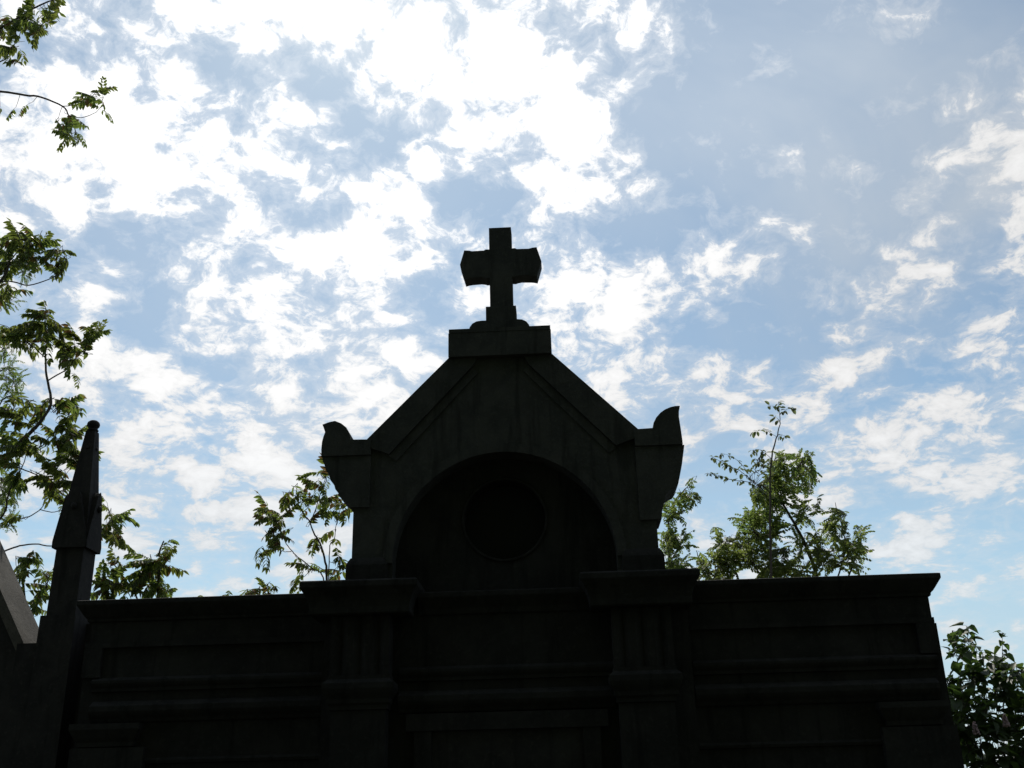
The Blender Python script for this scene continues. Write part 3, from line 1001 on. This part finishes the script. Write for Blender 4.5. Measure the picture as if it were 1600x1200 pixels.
T.tuft(146, 146, 22, 16, 7, GREEN, LA, [bB2, bB3], scale=(0.6, 0.9)); T.tuft(165, 180, 8, 12, 1, GREEN, LA, [bB3], scale=(0.5, 0.7)); T.tuft(105, 190, 18, 18, 5, GREEN, LA, [bB], scale=(0.6, 0.95)); T.tuft(110, 215, 22, 8, 3, GREEN, LA, [bB], scale=(0.6, 0.85))
T.tuft(2, 188, 8, 8, 2, GREEN, LA, [bA2, bB], scale=(0.5, 0.7))
T.tuft(22, 390, 34, 36, 16, GREEN, LA, [bC, bC3]); T.tuft(60, 370, 16, 14, 4, GREEN, LA, [bC3]); T.tuft(92, 398, 14, 22, 6, GREEN, LA, [bC2], scale=(0.6, 0.9)); T.tuft(75, 405, 14, 12, 2, GREEN, LA, [bC2], scale=(0.5, 0.8)); T.tuft(12, 450, 20, 20, 5, GREEN, LA, [bC])
T.tuft(62, 512, 34, 34, 15, GREEN, LA, [bD]); T.tuft(30, 520, 20, 24, 5, GREEN, LA, [bD3, bD]); T.tuft(115, 540, 26, 30, 12, GREEN, LA, [bD2], scale=(0.7, 1.0)); T.tuft(142, 512, 14, 18, 5, GREEN, LA, [bD2], scale=(0.6, 0.9)); T.tuft(10, 520, 16, 16, 4, GREEN, LA, [bD3]); T.tuft(112, 590, 10, 8, 1, GREEN, LA, [bD2], scale=(0.5, 0.6))
T.tuft(85, 640, 26, 24, 8, GREEN, LA, [bD, bE]); T.tuft(25, 640, 24, 24, 6, GREEN, LA, [bG, bD]); T.tuft(40, 685, 34, 22, 9, GREEN, LA, [bD, bE]); T.tuft(100, 690, 24, 28, 9, GREEN, LA, [bE, bE2]); T.tuft(85, 745, 24, 22, 9, GREEN, LA, [bE2]); T.tuft(20, 720, 24, 20, 5, GREEN, LA, [bD, bE3]); T.tuft(120, 720, 14, 16, 4, GREEN, LA, [bE2, bE])
T.tuft(35, 745, 18, 10, 3, GREEN, LA, [bE3]); T.tuft(15, 800, 12, 12, 2, GREEN, LA, [bE4], scale=(0.5, 0.7)); T.tuft(95, 780, 10, 10, 2, GREEN, LA, [bE5], scale=(0.5, 0.8))
T.tuft(168, 820, 14, 22, 4, GREEN, LA, [bF], scale=(0.7, 1.0)); T.tuft(195, 800, 12, 10, 2, GREEN, LA, [bF], scale=(0.7, 0.9)); T.tuft(192, 845, 16, 12, 2, GREEN, LA, [bF], scale=(0.7, 0.9)); T.tuft(155, 770, 4, 14, 2, GREEN, LA, [bF], scale=(0.5, 0.7))
T.finish()

# ---- saplings of the same kind
S = Tree('tree_of_heaven', at(248, 1150, 11.2).xy.to_3d(), 'young tree of heaven beside the pinnacle, rising above the left wing', 'tree', 5, 11.2, 'trees of heaven growing behind the tombs')
S.more = 1.3
l0 = S.line([(244, 1700), (246, 1100), (248, 935), (248, 890), (250, 862), (256, 845)], 0.03, 0.006, 'trunk')
l1 = S.line([(246, 1010), (215, 935), (195, 905), (178, 882), (170, 868)], 0.012, 0.004)
l2 = S.line([(246, 1010), (180, 960), (160, 930), (155, 900)], 0.012, 0.004)
S.tuft(240, 880, 28, 24, 11, GREEN, LA, [l0], scale=(0.7, 1.0)); S.tuft(260, 852, 8, 14, 3, GREEN, LA, [l0], scale=(0.5, 0.8)); S.tuft(235, 915, 34, 16, 7, GREEN, LA, [l0, l1], scale=(0.7, 1.0)); S.tuft(262, 920, 14, 10, 2, GREEN, LA, [l0], scale=(0.6, 0.8))
S.tuft(175, 895, 22, 26, 9, GREEN, LA, [l1, l2], scale=(0.7, 1.0)); S.tuft(160, 925, 14, 14, 4, GREEN, LA, [l2], scale=(0.7, 1.0))
S.finish()

S = Tree('tree_of_heaven', at(45, 1150, 11.0).xy.to_3d(), 'leafy young tree of heaven between the pale gable edge and the pinnacle', 'tree', 6, 11.0, 'trees of heaven growing behind the tombs')
S.more = 1.3
l0 = S.line([(40, 1700), (42, 1100), (40, 960), (36, 905), (42, 880), (52, 860)], 0.025, 0.005, 'trunk')
l1 = S.line([(40, 980), (60, 940), (72, 915), (78, 900)], 0.012, 0.004)
S.tuft(30, 885, 18, 22, 6, GREEN, LA, [l0], scale=(0.6, 0.95)); S.tuft(62, 930, 16, 26, 8, GREEN, LA, [l1, l0], scale=(0.6, 0.95)); S.tuft(58, 875, 10, 14, 2, GREEN, LA, [l0], scale=(0.5, 0.8)); S.tuft(70, 895, 10, 16, 3, GREEN, LA, [l1], scale=(0.6, 0.9)); S.tuft(40, 950, 14, 14, 4, GREEN, LA, [l0], scale=(0.6, 0.9))
S.finish()

S = Tree('tree_of_heaven', at(510, 1100, 11.0).xy.to_3d(), 'open young tree of heaven with reddish tips at the left flank of the gable', 'tree', 8, 11.0, 'trees of heaven growing behind the tombs')
S.more = 1.25
l0 = S.line([(512, 1700), (512, 1050), (511, 905), (508, 878), (500, 850), (490, 832), (484, 815), (476, 806), (470, 795)], 0.016, 0.004, 'trunk')
l1 = S.line([(484, 819), (492, 800), (499, 775), (506, 755), (510, 742)], 0.007, 0.003)
l2 = S.line([(512, 960), (505, 902), (488, 888), (465, 870), (455, 860), (445, 845), (438, 830), (434, 815)], 0.008, 0.003)
l3 = S.line([(455, 862), (445, 862), (434, 858)], 0.005, 0.002, 'twig')
l4 = S.line([(513, 1000), (514, 905), (515, 860), (516, 850), (522, 842), (524, 825), (528, 810)], 0.007, 0.003)
l5 = S.line([(440, 826), (425, 805), (415, 795), (408, 788)], 0.005, 0.002, 'twig')
l6 = S.line([(480, 812), (468, 790), (462, 775), (465, 755)], 0.005, 0.002, 'twig')
RED = [AIL[2], AIL[3], AIL[4], AIL[5], AIL[0], AIL[1]]
kw = dict(scale=(0.5, 0.8))
S.tuft(420, 798, 20, 14, 6, RED, LA, [l5], **kw); S.tuft(440, 810, 16, 16, 5, RED, LA, [l2, l5], **kw); S.tuft(430, 838, 18, 12, 4, RED, LA, [l2, l3], **kw); S.tuft(416, 861, 16, 5, 3, RED, LA, [l3], **kw); S.tuft(435, 855, 10, 8, 2, RED, LA, [l3], **kw)
S.tuft(455, 775, 22, 16, 6, RED, LA, [l6, l0], **kw); S.tuft(475, 780, 16, 18, 5, RED, LA, [l0, l6], **kw); S.tuft(495, 745, 18, 14, 5, RED, LA, [l1], **kw); S.tuft(508, 735, 6, 8, 2, RED, LA, [l1], **kw); S.tuft(505, 775, 14, 8, 3, RED, LA, [l1], **kw)
S.tuft(505, 800, 18, 12, 4, RED, LA, [l1, l4], **kw); S.tuft(530, 800, 14, 20, 6, RED, LA, [l4], **kw); S.tuft(515, 838, 12, 8, 2, RED, LA, [l4], **kw); S.tuft(490, 848, 14, 10, 3, RED, LA, [l0], scale=(0.45, 0.65)); S.tuft(530, 880, 14, 18, 5, RED, LA, [l4], **kw)
S.tuft(478, 888, 16, 10, 3, RED, LA, [l2], **kw); S.tuft(458, 912, 12, 6, 2, RED, LA, [l2], scale=(0.5, 0.7)); S.tuft(470, 925, 8, 6, 2, RED, LA, [l2], scale=(0.5, 0.7))
S.finish()

for (tx, ty, n, seed, label) in ((404, 916, 8, 21, 'reddish tip of a young tree of heaven above the left wing, nearest the gable'),
                                 (352, 931, 3, 22, 'small leafy sprig of tree of heaven showing above the middle of the left wing'),
                                 (318, 934, 3, 23, 'small leafy sprig of tree of heaven above the left wing, nearer the pinnacle')):
    S = Tree('tree_of_heaven', at(tx, 1100, 10.8).xy.to_3d(), label, 'tree', seed, 10.8, 'trees of heaven growing behind the tombs')
    l0 = S.line([(tx + 4, 1700), (tx + 2, 1100), (tx, 970), (tx, 945), (tx + 2, ty)], 0.014, 0.004, 'trunk')
    if n > 4:
        l1 = S.line([(tx, 960), (tx + 12, 922), (tx + 18, 908)], 0.005, 0.002, 'twig')
        S.tuft(tx - 10, 918, 12, 8, 6, RED, LA, [l0], scale=(0.5, 0.75)); S.tuft(tx + 18, 918, 8, 8, 5, RED, LA, [l1], scale=(0.45, 0.65))
    else:
        S.tuft(tx, ty, 10, 4, n, RED, LA, [l0], scale=(0.4, 0.6))
    S.finish()

# ---- fine-leaved locust behind, at the left edge
S = Tree('locust_tree', at(-120, 1100, 15.5).xy.to_3d(), 'fine-leaved locust tree at the left edge, farther back behind the tree of heaven', 'tree', 9, 15.5, 'locust trees behind the tombs')
S.more = 2.8
S.reach = 1.3
l0 = S.line([(-110, 1600), (-115, 1200), (-105, 900), (-95, 700), (-100, 500), (-80, 380)], 0.14, 0.04, 'trunk')
l1 = S.line([(-95, 700), (-50, 640), (-20, 600), (8, 575), (20, 590)], 0.02, 0.005)
l2 = S.line([(-105, 880), (-60, 830), (-20, 790), (8, 770), (20, 762)], 0.02, 0.005)
l3 = S.line([(-95, 560), (-40, 480), (0, 440), (35, 425), (48, 420)], 0.016, 0.004)
kw = dict(thick=0.6, scale=(0.8, 1.2))
S.tuft(12, 590, 30, 34, 26, FIN, 0.24, [l1], **kw); S.tuft(10, 770, 24, 34, 34, FIN, 0.24, [l2], **kw); S.tuft(15, 815, 14, 16, 8, FIN, 0.24, [l2], **kw); S.tuft(42, 420, 14, 22, 12, FIN, 0.24, [l3], **kw); S.tuft(5, 540, 20, 24, 10, FIN, 0.24, [l1, l3], **kw); S.tuft(15, 465, 20, 14, 6, FIN, 0.24, [l3], **kw)
S.finish()

# ---- right: locusts and the slender elm shoot
S = Tree('locust_tree', at(1240, 1100, 12.5).xy.to_3d(), 'broad bushy green locust tree rising behind the right wing', 'tree', 12, 12.5, 'locust trees behind the tombs')
S.more = 2.8
S.reach = 1.3
l0 = S.line([(1300, 1500), (1290, 1000), (1276, 900), (1262, 860), (1245, 825), (1228, 795), (1215, 770), (1205, 745), (1212, 715)], 0.030, 0.006, 'trunk')
l1 = S.line([(1285, 980), (1310, 900), (1320, 860), (1318, 830), (1308, 800), (1305, 785)], 0.012, 0.003)
l2 = S.line([(1288, 990), (1330, 890), (1340, 860), (1345, 840), (1338, 820)], 0.012, 0.003)
l3 = S.line([(1270, 1000), (1190, 900), (1160, 860), (1140, 845), (1125, 850), (1120, 825)], 0.013, 0.003)
l4 = S.line([(1270, 1000), (1150, 930), (1115, 900), (1095, 880), (1088, 860)], 0.016, 0.004)
l5 = S.line([(1215, 770), (1240, 740), (1255, 718), (1266, 706)], 0.009, 0.003)
l6 = S.line([(1228, 795), (1200, 800), (1180, 805), (1165, 815), (1170, 800)], 0.010, 0.003)
l7 = S.line([(1205, 745), (1190, 740), (1180, 755)], 0.006, 0.002, 'twig')
l8 = S.line([(1275, 900), (1250, 885), (1220, 890), (1195, 895)], 0.008, 0.003)
kw = dict(thick=0.5, scale=(0.7, 1.15))
S.tuft(1238, 738, 36, 34, 34, LOC, 0.27, [l0, l5], **kw); S.tuft(1262, 712, 12, 10, 3, LOC, 0.27, [l5], scale=(0.5, 0.8)); S.tuft(1215, 712, 12, 8, 3, LOC, 0.27, [l0], scale=(0.5, 0.8)); S.tuft(1205, 770, 30, 26, 34, LOC, 0.27, [l0, l7], **kw); S.tuft(1188, 818, 34, 24, 40, LOC, 0.27, [l6, l3], **kw); S.tuft(1145, 858, 32, 26, 36, LOC, 0.27, [l3], **kw); S.tuft(1120, 885, 34, 22, 34, LOC, 0.27, [l4, l3], **kw)
S.tuft(1200, 870, 40, 28, 36, LOC, 0.27, [l8, l3, l0], **kw); S.tuft(1118, 828, 10, 8, 2, LOC, 0.27, [l3], scale=(0.6, 0.8)); S.tuft(1255, 800, 16, 24, 9, LOC, 0.27, [l0], **kw); S.tuft(1308, 820, 20, 26, 16, LOC, 0.27, [l1], **kw); S.tuft(1328, 865, 22, 26, 20, LOC, 0.27, [l1, l2], **kw); S.tuft(1342, 830, 10, 12, 4, LOC, 0.27, [l2], scale=(0.5, 0.9)); S.tuft(1290, 870, 22, 22, 16, LOC, 0.27, [l1], **kw); S.tuft(1278, 785, 8, 12, 3, LOC, 0.27, [l5, l0], scale=(0.6, 0.8))
S.tuft(1215, 895, 34, 12, 12, LOC, 0.27, [l8], **kw); S.tuft(1252, 850, 20, 22, 7, LOC, 0.27, [l0, l8], **kw); S.tuft(1240, 888, 24, 12, 7, LOC, 0.27, [l8, l0], **kw); S.tuft(1275, 835, 14, 14, 3, LOC, 0.27, [l0], **kw)
S.finish()

S = Tree('locust_tree', at(1052, 1100, 12.0).xy.to_3d(), 'thin feathery locust tree squeezed against the right flank of the gable', 'tree', 13, 12.0, 'locust trees behind the tombs')
S.more = 2.8
S.reach = 1.3
l0 = S.line([(1040, 1500), (1044, 1000), (1046, 890), (1044, 850), (1046, 810), (1056, 780), (1070, 765), (1082, 750)], 0.02, 0.003, 'trunk')
l1 = S.line([(1045, 880), (1058, 860), (1066, 845), (1072, 830)], 0.008, 0.003)
l2 = S.line([(1070, 765), (1086, 772), (1098, 778)], 0.004, 0.002, 'twig')
kw = dict(thick=0.4, scale=(0.65, 1.05))
S.tuft(1050, 795, 18, 18, 14, LOC, 0.27, [l0], **kw); S.tuft(1076, 775, 16, 12, 8, LOC, 0.27, [l0, l2], **kw); S.tuft(1082, 752, 6, 10, 3, LOC, 0.27, [l0], scale=(0.5, 0.7)); S.tuft(1048, 845, 16, 26, 16, LOC, 0.27, [l0, l1], **kw); S.tuft(1066, 845, 12, 14, 5, LOC, 0.27, [l1], **kw); S.tuft(1058, 880, 20, 12, 12, LOC, 0.27, [l1, l0], **kw)
S.finish()

S = Tree('elm_sapling', at(1205, 1100, 11.6).xy.to_3d(), 'slender elm shoot with sparse oval leaves standing tall before the bushy locust', 'tree', 14, 11.6)
S.more = 1.5
l0 = S.line([(1208, 1500), (1206, 1000), (1204, 860), (1203, 780), (1205, 720), (1210, 695), (1216, 675), (1219, 658), (1218, 642), (1216, 628)], 0.016, 0.002, 'trunk')
l1 = S.line([(1203, 770), (1188, 758), (1165, 752), (1145, 750), (1130, 745), (1118, 742), (1108, 740)], 0.005, 0.0015)
l2 = S.line([(1180, 756), (1160, 738), (1140, 728), (1128, 722), (1114, 714)], 0.004, 0.0015)
l3 = S.line([(1170, 740), (1155, 722), (1140, 712), (1126, 708)], 0.003, 0.001, 'twig')
l4 = S.line([(1205, 716), (1195, 708), (1185, 702), (1176, 704)], 0.003, 0.001, 'twig')
l5 = S.line([(1214, 683), (1200, 674), (1188, 672), (1178, 673)], 0.003, 0.001, 'twig')
l6 = S.line([(1219, 648), (1226, 642), (1234, 637), (1241, 638)], 0.002, 0.001, 'twig')
l7 = S.line([(1218, 640), (1209, 635), (1200, 634)], 0.002, 0.001, 'twig')
l8 = S.line([(1219, 660), (1213, 652), (1208, 654)], 0.002, 0.001, 'twig')
l9 = S.line([(1215, 682), (1221, 680), (1227, 682)], 0.002, 0.001, 'twig')
down = Vector((0, 0, -0.9))
for l, n in ((l1, 34), (l2, 30), (l3, 16), (l4, 14), (l5, 12), (l6, 14), (l7, 9), (l8, 8), (l9, 7)):
    for k in range(n):
        p = l[min(len(l) - 1, int(len(l) * (0.25 + 0.78 * k / n)))]
        d = Vector((S.rng.uniform(-1, 1), S.rng.uniform(-1, 1), S.rng.uniform(-1.0, 0.3)))
        S.jobs.append((S.rng.choice(ELM), p, d.normalized(), S.rng.uniform(0.8, 1.15)))
for k in range(8):
    p = l0[-1 - k % 5]
    d = Vector((S.rng.uniform(-1, 1), S.rng.uniform(-1, 1), S.rng.uniform(-0.8, 0.5)))
    S.jobs.append((S.rng.choice(ELM), p, d.normalized(), S.rng.uniform(0.6, 1.0)))
S.tuft(1185, 735, 26, 24, 36, ELM, 0.066, [l0, l1, l2, l4], spread=0.8)
S.finish()

# ---- lilac bush at the right edge
DL = 10.4
S = Tree('lilac_bush', at(1570, 1200, DL).xy.to_3d(), 'dense dark lilac bush with heart-shaped leaves past the right end of the wall', 'bush', 15, DL)
S.more = 1.3
lines = []
foot = at(1575, 1560, DL)
for (tx, ty, dz) in ((1488, 985, 0.1), (1510, 978, -0.1), (1535, 1020, 0.2), (1566, 988, -0.1), (1553, 1030, 0), (1590, 1050, 0.2), (1625, 1040, 0), (1480, 1060, 0.3), (1500, 1110, -0.3), (1600, 1120, -0.3), (1540, 1120, -0.35), (1660, 1090, 0.1), (1560, 1170, -0.4), (1640, 1180, -0.3)):
    mx_, my_ = (tx * 0.65 + 1575 * 0.35), (ty * 0.55 + 1400 * 0.45)
    lines.append(S.line([(1575 + (tx - 1575) * 0.1, 1560), (1575 + (tx - 1575) * 0.3, 1400, dz * 0.3), (mx_, my_, dz * 0.7), (tx, ty, dz)], 0.012, 0.002, 'branch'))
for l in lines:
    n = len(l)
    for k in range(26):
        t = 1 - 0.42 * (k / 25) ** 1.6
        i0 = min(n - 2, int((n - 1) * t))
        p = l[i0].lerp(l[i0 + 1], (n - 1) * t - i0)
        a = S.rng.uniform(0, 2 * math.pi)
        d = Vector((math.cos(a), math.sin(a), S.rng.uniform(-0.7, 0.35)))
        S.jobs.append((S.rng.choice(LIL), p, d.normalized(), S.rng.uniform(0.75, 1.15)))
kw = dict(thick=0.5, spread=0.9, scale=(0.75, 1.2))
fore = len(S.jobs)
for (cx_, cy_, rx_, ry_, n) in ((1500, 1010, 28, 20, 24), (1535, 1045, 40, 26, 50), (1585, 1065, 40, 34, 60), (1500, 1070, 36, 34, 60), (1560, 1110, 55, 40, 110), (1500, 1130, 34, 44, 90), (1630, 1110, 40, 50, 80), (1550, 1170, 70, 40, 150), (1640, 1190, 50, 50, 80), (1560, 1230, 90, 40, 140)):
    S.tuft(cx_, cy_, rx_, ry_, n, LIL, 0.10, lines, **kw)
lil = S.finish()
for (fx, fy) in ((1524, 1138), (1571, 1126)):
    bm = bmesh.new()
    c = at(fx, fy, DL - 0.75)
    for k in range(70):
        t = S.rng.random()
        r = 0.026 * (1 - 0.75 * t)
        a = S.rng.uniform(0, 2 * math.pi)
        q = c + Vector((r * math.cos(a), r * math.sin(a), 0.10 * t - 0.05))
        bmesh.ops.create_icosphere(bm, subdivisions=1, radius=S.rng.uniform(0.006, 0.010), matrix=Matrix.Translation(q))
    f = link('flower', bm, M_FLOWER, lil)
    f['label'] = 'faded pinkish lilac flower head'

# ------------------------------------------------------------------ unseen evergreens added behind the viewer to block sky light from the facade
bm = bmesh.new()
rw_ = random.Random(31)
for k in range(26):
    a = math.pi * (1.08 + 0.84 * k / 25)
    rad = rw_.uniform(5.5, 8.0)
    c = Vector((rad * 1.5 * math.cos(a), 2.0 + rad * math.sin(a), 0))
    h = rw_.uniform(18, 23)
    tmp = bmesh.new()
    bmesh.ops.create_icosphere(tmp, subdivisions=4, radius=1.0)
    for v in tmp.verts:
        k1 = 1 + 0.16 * math.sin(5 * v.co.x + k) * math.sin(6 * v.co.y + 2 * k) + rw_.uniform(-0.07, 0.07)
        v.co = Vector((v.co.x * 2.6 * k1, v.co.y * 2.2 * k1, (v.co.z * k1 + 1) * h * 0.5 * (1 if v.co.z > 0 else 1.0)))
    bmesh.ops.translate(tmp, verts=tmp.verts, vec=c)
    t2 = bpy.data.meshes.new('scratch')
    tmp.to_mesh(t2); tmp.free()
    bm.from_mesh(t2); bpy.data.meshes.remove(t2)
wd = link('added_treeline', bm, M_WOOD)
wd['kind'] = 'stuff'
wd['label'] = 'added dense row of dark evergreens, out of view, blocking sky light from the tombs'
